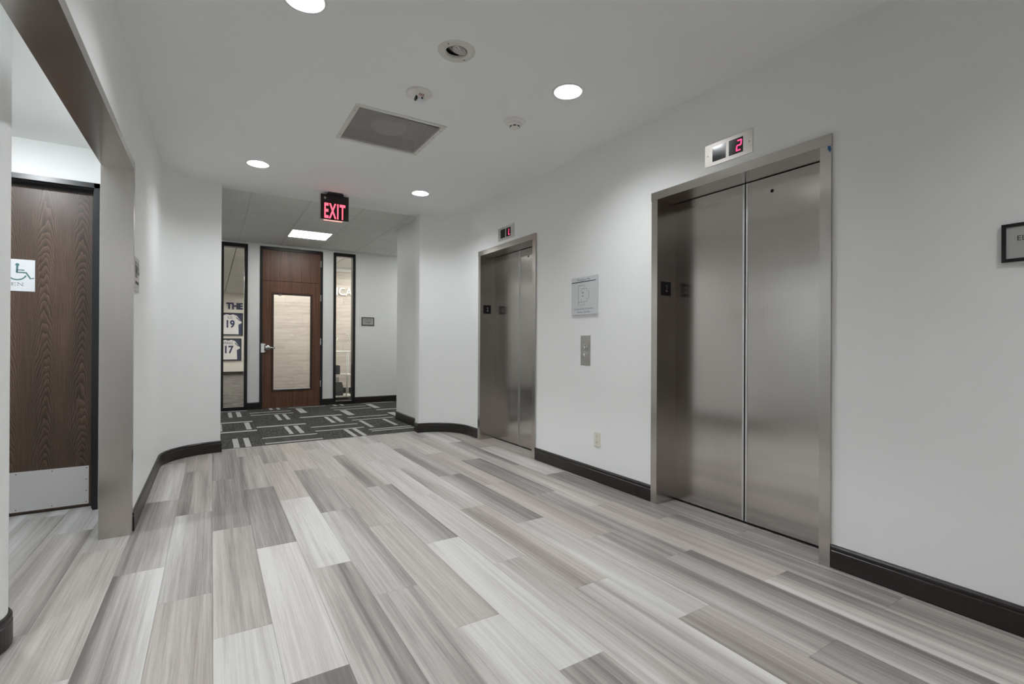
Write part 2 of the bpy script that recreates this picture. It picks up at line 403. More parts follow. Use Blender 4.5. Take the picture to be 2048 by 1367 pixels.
for k in range(-12, 14):
    ph = (-k) % 3
    for j in range(ph - 12, 12, 3):
        y0 = PY0 + j * PL / 3; ln = PL; x0 = PX0 + k * PW
        if y0 >= 5.86: continue
        if y0 + ln < BACK + .1: continue
        if k <= -4 and (y0 > 4.4 or y0 + ln < .6): continue
        if k == 13 and not any(a - .25 < y0 + ln and y0 < b + .25 for a, b in (E1, E2)): continue
        me = full
        if y0 + ln > 5.868:
            ln = round(5.868 - y0, 4); me = cache.setdefault(ln, None) or plank_mesh(ln); cache[ln] = me
        o = bpy.data.objects.new('plank', me); COL.objects.link(o); o.parent = fl; o.location = (x0, y0, 0)
        tcw = TONE.get(k, {}).get(j) or (random.uniform(.4, .8), random.uniform(.4, .8), random.uniform(0, .8), random.uniform(.1, .25))
        o.color = tcw

# corridor carpet: tiles with woven stripes
fc = MB().box(-3.6, 5.4, 5.872, YE + .06, -.06, -.008).build('floor', 'dark_gap')
setp(fc, 'dark grey striped carpet of the corridor before the office door', 'floor', **SW)
CT, CX0, CY0 = .610, -.110, 5.822
YB = {(0, 4): [(.22, .27), (.33, .39)], (2, 4): [(1.2, 1.3)], (4, 4): [(2.37, 2.47)], (1, 3): [(.82, .87), (.93, .98)], (3, 3): [(1.79, 1.89)],
      (0, 2): [(.385, .445), (.06, .12)], (2, 2): [(1.43, 1.48), (1.54, 1.6)], (4, 2): [(2.39, 2.5)], (1, 1): [(.815, .86), (.93, .985)],
      (3, 1): [(1.79, 1.84), (2.12, 2.17)], (0, 0): [(.205, .26), (.315, .37)], (2, 0): [(1.44, 1.49), (1.55, 1.6)], (1, 5): [(.82, .87), (.93, .98)], (3, 5): [(1.84, 1.89), (1.96, 2.01)]}
XB = {(0, 3): [(7.70, 7.78)], (0, 1): [(6.88, 6.97)], (1, 4): [(8.60, 8.65), (8.33, 8.38)], (1, 2): [(7.11, 7.19)], (1, 0): [(6.28, 6.33), (5.93, 5.98)],
      (2, 3): [(7.72, 7.81)], (2, 1): [(6.78, 6.83), (6.45, 6.50)], (3, 4): [(8.62, 8.67), (8.32, 8.37)], (3, 2): [(7.39, 7.44), (7.11, 7.16)],
      (4, 3): [(8.0, 8.08)], (3, 0): [(6.24, 6.29), (6.12, 6.165)]}
for i in range(-5, 9):
    for j in range(6):
        x0, x1 = CX0 + i * CT, CX0 + (i + 1) * CT; y0, y1 = CY0 + j * CT, min(CY0 + (j + 1) * CT, YE + .03)
        y0 = max(y0, 5.8725)
        if (x1 < .0 or x0 > 2.35) and y0 < 5.9: continue
        lengthwise = (i + j) % 2 == 0
        t = MB().box(x0 + .0008, x1 - .0008, y0 + .0008, y1 - .0008, -.008, .001).build('carpet_tile', 'carpet_lengthwise' if lengthwise else 'carpet_crosswise', fc, (x0, y0, 0))
        if lengthwise: bars = YB.get((i, j)) or [(x0 + .31, x0 + .365), (x0 + .43, x0 + .485)]
        else: bars = XB.get((i, j)) or [(y0 + .1, y0 + .15), (y0 + .42, y0 + .47)]
        for a, b in bars:
            mb = MB()
            if lengthwise: mb.box(a, b, y0 + .005, y1 - .005, .0005, .0022)
            else:
                if b > y1: continue
                mb.box(x0 + .005, x1 - .005, a, b, .0005, .0022)
            mb.build('stripe', 'carpet_stripe', t)
fo = MB().box(-3.6, 6.4, YE + .06, 19.1, -.06, 0).build('floor', 'office_carpet')
setp(fo, 'grey brown streaked carpet of the office behind the glass', 'floor', **SW)

# walls
def wall(name, mb, label, m='wall_paint'):
    return setp(mb.build(name, m), label, 'wall', **SW)
mb = MB()
for a, b in ((BACK, E1[0] - .03), (E1[1] + .03, E2[0] - .03), (E2[1] + .03, 5.265)): mb.box(XW, 2.95, a, b, 0, 2.85)
for a, b in (E1, E2): mb.box(XW, 2.95, a - .03, b + .03, EZ + .03, 2.85)
wall('wall_right', mb, 'white wall that holds the two elevators')
R_ = .475
arcR = arc(XW - R_, 5.74 - R_, R_, 0, 90, 56)
JX0, JX1, JY = .080, 2.195, 5.868
mb = MB().prism([(XW, 5.265)] + arcR[1:-1] + [(JX1, 5.74), (JX1, JY), (2.305, JY), (2.305, 6.93), (5.4, 6.93), (5.4, 6.8), (2.95, 6.8), (2.95, 5.265)], 0, 2.85)
wall('wall_corner_right', mb, 'white curved wall between far elevator and carpeted corridor')
arcL = arc(XL + R_, 5.74 - R_, R_, 180, 90, 56)
mb = MB().prism([(XL, 3.556), (XL, 5.265)] + arcL[1:-1] + [(JX0, 5.74), (JX0, JY), (-3.6, JY), (-3.6, 5.75), (XL2 + .007, 5.75), (XL2 + .007, 3.556)], 0, 2.85)
wall('wall_left', mb, 'white curved wall beside the stainless restroom opening')
OY0 = 1.43
wall('wall_left_upper', MB().box(XL2 + .007, XL, OY0, 3.556, 2.13, 2.85), 'white wall strip above the stainless restroom opening')
wall('wall_left_near', MB().box(XL2 + .007, XL, BACK, OY0 - .013, 0, 2.85), 'unseen wall on the near side of the stainless opening, made dark walnut for the elevator reflections', 'walnut_moulding')  # unseen wall, coloured dark so the elevator jambs reflect dark
wall('wall_near', MB().box(XL2, 2.95, BACK - .12, BACK, 0, 2.85), 'white wall behind the camera')
wall('wall_far_beam', MB().box(JX0, JX1, 5.74, JY, CE, 2.9), 'white ceiling edge above the corridor opening', 'ceiling_paint')
# restroom vestibule
VZ, VX, VY = 2.39, -2.3, 4.20
mb = MB()
D2 = (-1.605, -.690)                      # restroom door opening
mb.box(VX, D2[0] - .04, VY + .006, VY + .16, 0, 2.6); mb.box(D2[1] + .04, XL2 + .01, VY + .006, VY + .16, 0, 2.6); mb.box(D2[0] - .04, D2[1] + .04, VY + .006, VY + .16, 2.16, 2.6)
wall('wall_vestibule_back', mb, 'white wall around the dark restroom door')
wall('wall_vestibule_side', MB().box(VX - .12, VX, .7, VY + .1, 0, 2.6), 'white side wall of the restroom vestibule')
wall('wall_vestibule_near', MB().box(VX, XL2 + .007, .65, .77, 0, 2.6), 'white near wall of the restroom vestibule')
PC = (-.772, 2.483)
mb = MB(); pts = [(VX, PC[1] - .139)] + arc(PC[0], PC[1], .139, -90, 90, 24) + [(VX, PC[1] + .139)]
mb.prism3([(x, y, 0) for x, y in pts], [(x, y, VZ + .01) for x, y in pts])
for f in mb.bm.faces:
    if abs(f.normal.z) < .5: f.smooth = False
wall('wall_partition', mb, 'white partition with rounded end inside the restroom opening')
# corridor end wall and office
mb = MB()
W1, DR, W2 = (.115, .500), (.679, 1.673), (1.853, 2.238)
for a, b in ((-3.6, W1[0]), (W1[1], DR[0]), (DR[1], W2[0]), (W2[1], 5.4)): mb.box(a, b, YE, YE + .12, 0, 2.85)
for a, b in (W1, DR, W2): mb.box(a, b, YE, YE + .12, 2.727, 2.85)
wall('wall_corridor_end', mb, 'white corridor end wall with brown door and two narrow windows')
wall('wall_corridor_left', MB().box(-3.72, -3.6, 5.75, 9.3, 0, 2.85), 'white wall closing the corridor at its unseen end')
wall('wall_corridor_right', MB().box(5.4, 5.52, 6.8, 9.3, 0, 2.85), 'white wall closing the other end of the corridor')
wall('wall_office_far', MB().box(-3.6, 6.4, 18.9, 19.02, 0, 2.85), 'cream far office wall hung with framed shirts', 'cream_paint')
wall('wall_office_left', MB().box(-3.72, -3.6, 9.2, 19, 0, 2.85), 'cream side wall of the office', 'cream_paint')
wall('wall_office_right', MB().box(6.4, 6.52, 9.2, 19, 0, 2.85), 'cream office wall beyond the wood planks', 'cream_paint')
WY = 11.15
ww = wall('wall_office_wood', MB().box(.80, 6.4, WY + .012, WY + .16, 0, 2.85), 'office wall clad in pale wood planks behind the glass', 'cream_paint')
rows = 18; rh = 2.58 / rows; pl = 1.18; pm = {}
def slab(ln, h):
    mbx = MB().box(.001, ln - .001, 0, .012, .001, h - .001); me = bpy.data.meshes.new('plank'); mbx.bm.to_mesh(me); mbx.bm.free(); me.materials.append(MAT['wood_plank_tile']); return me
for r in range(rows):
    x = .80 - ((r * 3) % 7) / 7 * pl
    while x < 4.6:
        a, b = max(x, .80), min(x + pl, 4.6)
        if b - a > .02:
            key = round(b - a, 3); pm.setdefault(key, None); pm[key] = pm[key] or slab(key, rh)
            o = bpy.data.objects.new('plank', pm[key]); COL.objects.link(o); o.parent = ww; o.location = (a, WY, .10 + r * rh)
        x += pl
setp(MB().box(.80, 6.4, WY - .03, WY + .01, 2.68, 2.765).build('trim_1', 'white_metal'), 'white strip along the top of the wood plank wall', 'trim', **SW)

# ceilings
def holed(name, outer, holes, z, th, m, label):
    cu = bpy.data.curves.new(name, 'CURVE'); cu.dimensions = '2D'; cu.fill_mode = 'BOTH'; cu.extrude = th / 2
    def add(pts):
        sp = cu.splines.new('POLY'); sp.points.add(len(pts) - 1); sp.use_cyclic_u = True
        for q, p in zip(sp.points, pts): q.co = (p[0], p[1], 0, 1)
    add(outer)
    for h in holes: add(h)
    ob = bpy.data.objects.new(name, cu); COL.objects.link(ob); dg = bpy.context.evaluated_depsgraph_get()
    me = bpy.data.meshes.new_from_object(ob.evaluated_get(dg)); bpy.data.objects.remove(ob); bpy.data.curves.remove(cu)
    me.name = name; me.materials.clear(); me.materials.append(MAT[m])
    for p in me.polygons: p.use_smooth = False
    o = bpy.data.objects.new(name, me); COL.objects.link(o); o.location = (0, 0, z + th / 2); ORG[o.name] = Vector((0, 0, z + th / 2))
    return setp(o, label, 'ceiling', **SW)
def circ(x, y, r, n=40): return [(x + r * math.cos(2 * math.pi * i / n), y + r * math.sin(2 * math.pi * i / n)) for i in range(n)]
CANS = [(.360, 2.435), (1.917, 2.435), (.345, 4.905), (1.890, 4.930)]
FILL_CANS = [(.360, -.40), (1.917, -.40), (.360, -1.70), (1.917, -1.70)]  # unseen lamps added behind the camera to lift ceiling and right wall
GIM = (1.133, 2.424); GR = (.845, 1.440, 3.340, 3.918)
holes = [circ(x, y, .088) for x, y in CANS + FILL_CANS] + [circ(*GIM, .062), [(GR[0], GR[2]), (GR[1], GR[2]), (GR[1], GR[3]), (GR[0], GR[3])]]
holed('ceiling', [(XL2, BACK - .1), (2.9, BACK - .1), (2.9, 5.742), (XL2, 5.742)], holes, CE, .012, 'ceiling_paint', 'smooth white ceiling of the elevator lobby')
VC = (-1.10, 3.39); VC2 = (-1.10, 1.6)
holed('ceiling', [(VX - .1, .66), (XL2 + .005, .66), (XL2 + .005, VY + .1), (VX - .1, VY + .1)], [circ(*VC, .088), circ(*VC2, .088)], VZ, .012, 'ceiling_paint', 'white ceiling of the restroom vestibule')

# corridor suspended ceiling: rails, tiles
cc = MB().box(-3.6, 5.4, JY - .06, YE + .1, 2.83, 2.86).build('ceiling', 'dark_gap')
setp(cc, 'suspended ceiling of speckled square tiles over the corridor', 'ceiling', **SW)
GX0, GY0, GT = .362, 6.475, .6115
tile_me = {}
def ctile(wd, dp):
    k = (round(wd, 3), round(dp, 3))
    if k not in tile_me:
        mbx = MB().hexa([(.013, .013, 0), (wd - .013, .013, 0), (wd - .013, dp - .013, 0), (.013, dp - .013, 0), (.004, .004, .016), (wd - .004, .004, .016), (wd - .004, dp - .004, .016), (.004, dp - .004, .016)])
        me = bpy.data.meshes.new('ceiling_tile'); mbx.bm.to_mesh(me); mbx.bm.free(); me.materials.append(MAT['acoustic_tile']); tile_me[k] = me
    return tile_me[k]
PANELS = [(1, 2), (-3, 2), (5, 2)]
for i in range(-6, 8):
    for j in range(-1, 5):
        x0 = GX0 + i * GT; y0 = GY0 + j * GT; y1 = min(y0 + GT, YE); y0c = max(y0, JY)
        if x0 > 5.2 or (i, j) in PANELS: continue
        if y0 < 6.3 and (x0 + GT < -.4 or x0 > 2.2): continue
        o = bpy.data.objects.new('ceiling_tile', ctile(GT, y1 - y0c)); COL.objects.link(o); o.parent = cc; o.location = (x0, y0c, CE2 - .004)
for i in range(-6, 9):
    x0 = GX0 + i * GT; MB().box(x0 - .012, x0 + .012, JY, YE, CE2, CE2 + .006).build('grid_rail', 'grid_rail', cc)
for j in range(0, 5):
    y0 = GY0 + j * GT; MB().box(-3.6, 5.4, y0 - .012, y0 + .012, CE2 + .0005, CE2 + .0065).build('grid_rail', 'grid_rail', cc)
MB().box(-3.6, 5.4, YE - .022, YE, CE2, CE2 + .006).build('grid_rail', 'grid_rail', cc)
MB().box(2.283, 2.305, JY, 6.93, CE2, CE2 + .006).build('grid_rail', 'grid_rail', cc)
# office ceiling
cf = MB().box(-3.6, 6.4, YE + .12, 19, 2.80, 2.83).build('ceiling', 'dark_gap')
setp(cf, 'tiled office ceiling seen through the narrow windows', 'ceiling', **SW)
OPAN = [(1, 1), (2, 9), (-3, 5), (-3, 12), (4, 1), (2, 13), (-2, 8), (2, 5)]  # panels added out of view to brighten the office behind the glass
for i in range(-6, 10):
    for j in range(16):
        x0 = GX0 + i * GT; y0 = YE + .12 + j * GT
        if (i, j) in OPAN or x0 > 6 or (y0 > WY - .4 and y0 < WY + .3 and x0 > .7 and False): continue
        o = bpy.data.objects.new('ceiling_tile', ctile(GT, GT)); COL.objects.link(o); o.parent = cf; o.location = (x0, y0, 2.766)

# baseboards
def bb(name, path, side, label): return setp(sweep(name, path, BASEP, 'base_vinyl', side), label, 'baseboard', **SW)
bb('baseboard_right', [(XW, BACK), (XW, E1[0] - .056)], 1, 'dark baseboard under the framed sign nearest the camera')
bb('baseboard_right', [(XW, E1[1] + .056), (XW, E2[0] - .056)], 1, 'dark baseboard between the two elevators')
bb('baseboard_right', [(XW, E2[1] + .056), (XW, 5.265)] + arcR[1:] + [(JX1, 5.74), (JX1, JY)][1:], 1, 'dark curved baseboard beyond the far elevator')
bb('baseboard_right', [(2.305, JY + .001), (2.305, 6.93)], 1, 'dark baseboard of the short corridor wall past the curve')
bb('baseboard_left', [(XL, 3.60), (XL, 5.265)] + arcL[1:] + [(JX0, JY)], -1, 'dark curved baseboard beside the stainless opening')
pp = [(VX, PC[1] - .139)] + arc(PC[0], PC[1], .139, -90, 90, 24) + [(VX, PC[1] + .139)]
bb('baseboard_partition', pp, -1, 'dark baseboard wrapping the rounded partition end')
for a, b, l in ((-3.6, W1[0], 'dark baseboard at the unseen end of the corridor wall'), (W1[1], DR[0], 'short dark baseboard left of the brown office door'), (DR[1], W2[0], 'short dark baseboard right of the brown office door'), (W2[1], 5.4, 'dark baseboard under the small directory sign')):
    bb('baseboard_end', [(a, YE), (b, YE)], -1, l)
bb('baseboard_office', [(.80, WY), (6.4, WY)], -1, 'dark baseboard at the foot of the wood plank wall')
bb('baseboard_office', [(-3.6, 18.9), (6.4, 18.9)], -1, 'dark baseboard below the framed shirts')

# stainless cased opening in the left wall
tr = empty('trim_2', (XL, 3.543, 0), 'brushed stainless steel casing of the restroom opening', 'trim', **SW)
MB().prism([(XL2, 3.543), (XL + .007, 3.543), (XL + .007, 3.588), (XL, 3.588), (XL, 3.556), (XL2, 3.556)], 0, 2.116).build('jamb', 'steel_frame', tr)
MB().prism([(XL2, OY0), (XL + .007, OY0), (XL + .007, OY0 - .045), (XL, OY0 - .045), (XL, OY0 - .013), (XL2, OY0 - .013)], 0, 2.116).build('jamb', 'steel_frame', tr)
mb = MB(); prof = [(XL2, 2.116), (XL + .007, 2.116), (XL + .007, 2.162), (XL, 2.162), (XL, 2.129), (XL2, 2.129)]
mb.prism3([(x, OY0 - .045, z) for x, z in prof], [(x, 3.588, z) for x, z in prof]); mb.build('header', 'steel_header', tr)

# ------------------------------------------------------------------ elevators
FX = 2.646; DXP = 2.842
def elevator(y0, y1, label):
    ym = (y0 + y1) / 2; FW = .053
    e = empty('elevator', (FX, ym, 0), label, 'elevator', 'elevators of the lobby')
    for s, y in ((1, y1), (-1, y0)):
        j = MB().prism([(FX, y), (DXP + .03, y), (DXP + .03, y + s * .014), (2.668, y + s * .014), (2.668, y + s * FW), (FX, y + s * FW)], 0.0, EZ).build('jamb', 'steel_frame', e)
        if s == 1:
            fr = Fr((0, y, 0), (1, 0, 0), (0, 0, 1))
            p = MB().fbox(fr, 2.686, 2.785, 1.460, 1.559, .0, .002).build('number_plate', 'black_plastic', j)
            p['label'] = 'black plate with the white floor number 2'
            MB().ftext(fr, '2', .066, 2.741, 1.489, .002, .0026, .8).build('number', 'aluminium', j)
    mb = MB(); pr = [(FX - .002, EZ), (DXP + .03, EZ), (DXP + .03, EZ + .014), (2.668, EZ + .014), (2.668, EZ + .055), (FX - .002, EZ + .055)]
    mb.prism3([(x, y0 - FW - .002, z) for x, z in pr], [(x, y1 + FW + .002, z) for x, z in pr]); mb.build('header', 'steel_header', e)
    for s in (1, -1):
        a, b = (ym + .004, y1 + .03) if s == 1 else (y0 - .03, ym - .004)
        d = MB().box(DXP, DXP + .03, a, b, .012, EZ - .005).build('door_panel', 'steel_door', e)
        q = (ym + .004, ym + .017) if s == 1 else (ym - .017, ym - .004)
        MB().box(DXP - .002, DXP + .001, q[0], q[1], .012, EZ - .005).build('edge_strip', 'aluminium', d)
        if s == -1:
            MB().fdisc(Fr((DXP, 0, 0), (0, -1, 0), (0, 0, 1)), -(ym - .17), 2.035, .010, 0, .001, 16).build('key_hole', 'dark_gap', d)
    MB().box(DXP - .016, DXP + .08, y0, y1, -.02, .003).build('sill', 'aluminium', e)
    MB().box(DXP + .035, DXP + .05, y0 - .1, y1 + .1, -.02, EZ + .02).build('shaft_panel', 'dark_gap', e)
    return e
elevator(*E1, 'nearer stainless steel elevator with closed double doors beside the framed sign')
elevator(*E2, 'farther stainless steel elevator with closed double doors near the curved wall')
tp = MB().fpoly(Fr((FX, 0, 0), (0, -1, 0), (0, 0, 1)), [(-1.247, 2.122), (-1.233, 2.120), (-1.231, 2.098), (-1.236, 2.088), (-1.247, 2.104)], 0, .0008).build('tape_scrap', 'tape_blue', None, (FX, 1.24, 2.1))
setp(tp, 'tiny blue tape scrap at the top of the nearer elevator frame', 'tape')

WR = lambda x=XW: Fr((x, 0, 0), (0, -1, 0), (0, 0, 1))      # right wall, u = -y
WE = lambda y=YE: Fr((0, y, 0), (1, 0, 0), (0, 0, 1))       # walls facing the camera side, u = x
def seg7(mb, fr, u, v, wd, h, which, n0, n1, st, sl=.12):
    S = {'a': [(0, 1), (1, 1)], 'b': [(1, 1), (1, .5)], 'c': [(1, .5), (1, 0)], 'd': [(0, 0), (1, 0)], 'e': [(0, 0), (0, .5)], 'f': [(0, .5), (0, 1)], 'g': [(0, .5), (1, .5)]}
    for k in which:
        (a, b), (c, d) = S[k]; mb.fstroke(fr, [(u + a * wd + b * h * sl, v + b * h), (u + c * wd + d * h * sl, v + d * h)], st, n0, n1)
def lantern(ya, yb, z0, segs, label):
    f = WR(); ua, ub = -yb, -ya; wd = ub - ua
    r = empty('floor_indicator', (XW, (ya + yb) / 2, z0), label, 'indicator', 'floor indicators above the elevators')
    h = .139
    MB().fbox(f, ua, ub, z0, z0 + h, 0, .004, .0012).build('face_plate', 'steel_plate', r)
    for k, off in enumerate((.055, .168)):
        d = MB().fbox(f, ua + off, ua + off + .092, z0 + .024, z0 + h - .024, .0035, .0050).build('display', 'display_black', r)
        if k == 1:
            mb = MB(); seg7(mb, f, ua + off + .050, z0 + .040, .026, .058, segs, .0050, .0058, .0065); mb.build('digit', 'led_red', d)
    for u in (ua + .022, ub - .022): MB().fdisc(f, u, z0 + h / 2, .0035, .004, .0052, 10).build('screw', 'dark_grey_plastic', r)
lantern(1.654, 1.975, 2.231, 'abged', 'steel floor indicator showing a red 2 above the nearer elevator')
lantern(4.262, 4.588, 2.224, 'fed', 'steel floor indicator showing a red L above the farther elevator')

# call panel
f = WR(); r = empty('call_panel', (XW, 3.127, .934), 'brushed steel elevator call panel with two round buttons', 'call panel')
MB().fbox(f, -3.188, -3.066, .934, 1.185, 0, .004, .001).build('face_plate', 'steel_plate', r)
for z in (1.090, 1.031):
    b = MB().lathe((XW - .004, 3.128, z), [(.021, 0), (.021, .004), (.017, .006), (.017, .004), (.0, .004)], 24, (-1, 0, 0)).build('button', 'chrome', r)
for z in (.955, 1.164): MB().fdisc(f, -3.127, z, .003, .004, .005, 8).build('screw', 'dark_grey_plastic', r)
# emergency plan
r = empty('evacuation_sign', (XW, 3.134, 1.36), 'grey plastic evacuation plan sign between the elevators', 'sign')
MB().fbox(f, -3.298, -2.970, 1.360, 1.677, 0, .016, .002).build('panel', 'sign_silver', r)
MB().fbox(f, -3.290, -2.982, 1.425, 1.632, .016, .0166).build('plan_sheet', 'plan_paper', r)['label'] = 'grey green plan sheet'
MB().fbox(f, -3.290, -2.985, 1.632, 1.638, .016, .018).build('sheet_edge', 'ink_dark', r)
mb = MB(); st = .0028; n0, n1 = .0166, .0170; cx = -3.135
for pl_ in ([(cx - .07, 1.605), (cx + .01, 1.605), (cx + .01, 1.575), (cx + .04, 1.575), (cx + .04, 1.555), (cx + .065, 1.555), (cx + .065, 1.495), (cx + .04, 1.495), (cx + .04, 1.468), (cx + .01, 1.468), (cx + .01, 1.440), (cx - .07, 1.440), (cx - .07, 1.605)],
            [(cx - .035, 1.58), (cx + .01, 1.575)], [(cx - .07, 1.465), (cx + .01, 1.468)], [(cx - .03, 1.575), (cx - .03, 1.555)], [(cx - .03, 1.49), (cx - .03, 1.468)]):
    mb.fstroke(f, pl_, st, n0, n1)
mb.build('plan_lines', 'ink_grey', r)
for a_, b_ in ((1.540, 1.548), (1.512, 1.518)): MB().fbox(f, cx - .022, cx - .002, a_, b_, n0, n1).build('plan_mark', 'ink_grey', r)
MB().ftext(f, 'Emergency Plan', .026, cx, 1.646, .016, .0165).build('heading', 'ink_grey', r)
MB().ftext(f, 'In Case of Fire, Do Not Use', .021, cx, 1.402, .016, .0165).build('lettering', 'ink_grey', r)
MB().ftext(f, 'Elevator, Use Exits', .021, cx, 1.376, .016, .0165).build('lettering', 'ink_grey', r)
# outlet
r = empty('power_outlet', (XW, 2.975, .286), 'ivory duplex power outlet low between the elevators', 'outlet')
MB().fbox(f, -3.012, -2.938, .286, .400, 0, .006, .002).build('cover_plate', 'ivory_plastic', r)
for z in (.322, .366):
    q = MB().fdisc(f, -2.975, z, .017, .006, .008, 20, .014).build('socket', 'ivory_plastic', r)
    for du in (-.006, .006): MB().fbox(f, -2.975 + du - .0012, -2.975 + du + .0012, z - .001, z + .008, .008, .0085).build('slot', 'dark_gap', q)
    MB().fdisc(f, -2.975, z - .007, .0028, .008, .0085, 10).build('slot', 'dark_gap', q)
MB().fdisc(f, -2.975, .344, .003, .006, .0072, 10).build('screw', 'grey_plastic', r)
# framed sign at the picture edge
r = empty('framed_sign', (XW, .49, 1.444), 'black framed grey sign on the wall nearest the camera', 'sign')
ua, ub, za, zb = -.612, -.362, 1.444, 1.593
for q in ((ua, ub, za, za + .013), (ua, ub, zb - .013, zb), (ua, ua + .013, za + .013, zb - .013), (ub - .013, ub, za + .013, zb - .013)): MB().fbox(f, *q, 0, .012).build('frame_bar', 'black_plastic', r)
MB().fbox(f, ua + .013, ub - .013, za + .013, zb - .013, 0, .008).build('panel', 'sign_grey', r)
MB().ftext(f, 'EL', .0275, -.570, 1.525, .008, .0086, 1.0, 'LEFT').build('lettering', 'ink_dark', r)

# restroom sign beside the stainless casing
fl_ = Fr((XL, 0, 0), (0, 1, 0), (0, 0, 1))
r = empty('restroom_sign', (XL, 3.70, 1.42), 'grey restroom pictogram sign beside the stainless casing', 'sign')
MB().fbox(fl_, 3.600, 3.802, 1.420, 1.622, 0, .008).build('panel', 'grey_plastic', r)
def person(mb, fr, u, v, s, skirt, n0, n1):
    mb.fdisc(fr, u, v + .092 * s, .011 * s, n0, n1, 14); 
    if skirt: mb.fpoly(fr, [(u - .012 * s, v + .078 * s), (u + .012 * s, v + .078 * s), (u + .028 * s, v + .03 * s), (u - .028 * s, v + .03 * s)], n0, n1)
    else: mb.fbox(fr, u - .018 * s, u + .018 * s, v + .035 * s, v + .078 * s, n0, n1)
    mb.fbox(fr, u - .011 * s, u - .002 * s, v, v + .034 * s, n0, n1); mb.fbox(fr, u + .002 * s, u + .011 * s, v, v + .034 * s, n0, n1)
def wheelchair(mb, fr, u, v, s, n0, n1):
    """person in a wheelchair, facing +u; (u, v) = head"""
    w_ = .011 * s
    mb.fdisc(fr, u, v, .0115 * s, n0, n1, 18)
    mb.fstroke(fr, [(u, v - .008 * s), (u - .003 * s, v - .062 * s)], w_ * 1.1, n0, n1)
    mb.fstroke(fr, [(u - .002 * s, v - .042 * s), (u + .042 * s, v - .042 * s)], w_ * .75, n0, n1)
    mb.fstroke(fr, [(u - .007 * s, v - .060 * s), (u + .053 * s, v - .062 * s)], w_ * .9, n0, n1)
    mb.fstroke(fr, [(u + .050 * s, v - .058 * s), (u + .077 * s, v - .108 * s), (u + .098 * s, v - .102 * s)], w_ * .9, n0, n1)
    mb.fstroke(fr, [(u - .002 * s + .056 * s * math.cos(t), v - .064 * s + .056 * s * math.sin(t)) for t in [math.radians(a) for a in range(140, 350, 10)]], w_ * .9, n0, n1)
mb = MB(); person(mb, fl_, 3.635, 1.500, .95, False, .008, .0088); person(mb, fl_, 3.685, 1.500, .95, True, .008, .0088); wheelchair(mb, fl_, 3.745, 1.590, .55, .008, .0088)
mb.build('pictogram', 'ink_dark', r)
MB().fbox(fl_, 3.63, 3.775, 1.462, 1.480, .008, .0088).build('text_band', 'ink_dark', r)
MB().fdisc(fl_, 3.70, 1.445, .006, .008, .0088, 12).build('braille_dot', 'ink_grey', r)

# ------------------------------------------------------------------ doors and windows
d2 = empty('door_2', ((D2[0] + D2[1]) / 2, VY, 0), 'dark walnut restroom door with silver kick plate', 'door', **SW)
for s, x in ((1, D2[1]), (-1, D2[0])):
    MB().prism([(x - s * .002, VY + .10), (x + s * .013, VY + .10), (x + s * .013, VY + .03), (x + s * .022, VY + .03), (x + s * .022, VY - .004), (x + s * .05, VY - .004), (x + s * .05, VY + .14), (x - s * .002, VY + .14)], 0, 2.166).build('frame_post', 'black_metal', d2)
mb = MB(); pr = [(VY + .10, 2.114), (VY + .10, 2.126), (VY + .03, 2.126), (VY + .03, 2.134), (VY - .004, 2.134), (VY - .004, 2.166), (VY + .14, 2.166), (VY + .14, 2.114)]
mb.prism3([(D2[0] - .05, y, z) for y, z in pr], [(D2[1] + .05, y, z) for y, z in pr]); mb.build('frame_head', 'black_metal', d2)
lf = MB().box(D2[0] + .002, D2[1] - .002, 4.30, 4.344, .014, 2.116).build('leaf', 'cathedral_walnut', d2)
kp = MB().box(D2[0] + .02, D2[1] - .012, 4.2985, 4.3005, .022, .278).build('kick_plate', 'kick_steel', lf)
for i in range(6):
    for z in (.036, .264):
        x = D2[1] - .024 - i * .172; MB().fdisc(WE(4.2985), x, z, .0035, 0, .001, 8).build('screw', 'dark_grey_plastic', lf)
for z in (.112, .188): MB().fdisc(WE(4.2985), D2[1] - .024, z, .0035, 0, .001, 8).build('screw', 'dark_grey_plastic', lf)
MB().box(D2[0] + .002, D2[1] - .002, 4.31, 4.36, -.004, .016).build('sweep', 'walnut_moulding', d2)
r = empty('restroom_door_sign', (-1.076, 4.30, 1.435), 'square white wheelchair sign on the restroom door', 'sign')
f4 = WE(4.30)
MB().fbox(f4, -1.178, -.974, 1.435, 1.639, 0, .006, .001).build('panel', 'sign_white', r)
mb = MB(); wheelchair(mb, f4, -1.057, 1.604, .80, .006, .0068); mb.build('wheelchair_symbol', 'sign_teal', r)
mb = MB()                                            # serif capitals, drawn stroke by stroke
def serifs(u, v, *xs):
    for x in xs: mb.fbox(f4, u + x - .0045, u + x + .0045, v, v + .0016, .006, .0066); mb.fbox(f4, u + x - .0045, u + x + .0045, v + .0184, v + .02, .006, .0066)
v0 = 1.470
u0 = -1.122; mb.fstroke(f4, [(u0, v0), (u0, v0 + .02)], .0018, .006, .0066); mb.fstroke(f4, [(u0, v0 + .02), (u0 + .012, v0 + .002)], .003, .006, .0066); mb.fstroke(f4, [(u0 + .012, v0 + .002), (u0 + .024, v0 + .02)], .0016, .006, .0066); mb.fstroke(f4, [(u0 + .024, v0), (u0 + .024, v0 + .02)], .003, .006, .0066); serifs(u0, v0, 0, .024)
u0 = -1.084; mb.fstroke(f4, [(u0 + .003, v0), (u0 + .003, v0 + .02)], .003, .006, .0066)
for z, l in ((.0008, .02), (.0105, .014), (.0192, .019)): mb.fbox(f4, u0, u0 + l, v0 + z - .0008, v0 + z + .0008, .006, .0066)
for z in (.003, .0105, .017): mb.fbox(f4, u0 + (.0185 if z != .0105 else .0125), u0 + (.02 if z != .0105 else .014), v0 + z - .003, v0 + z + .003, .006, .0066)
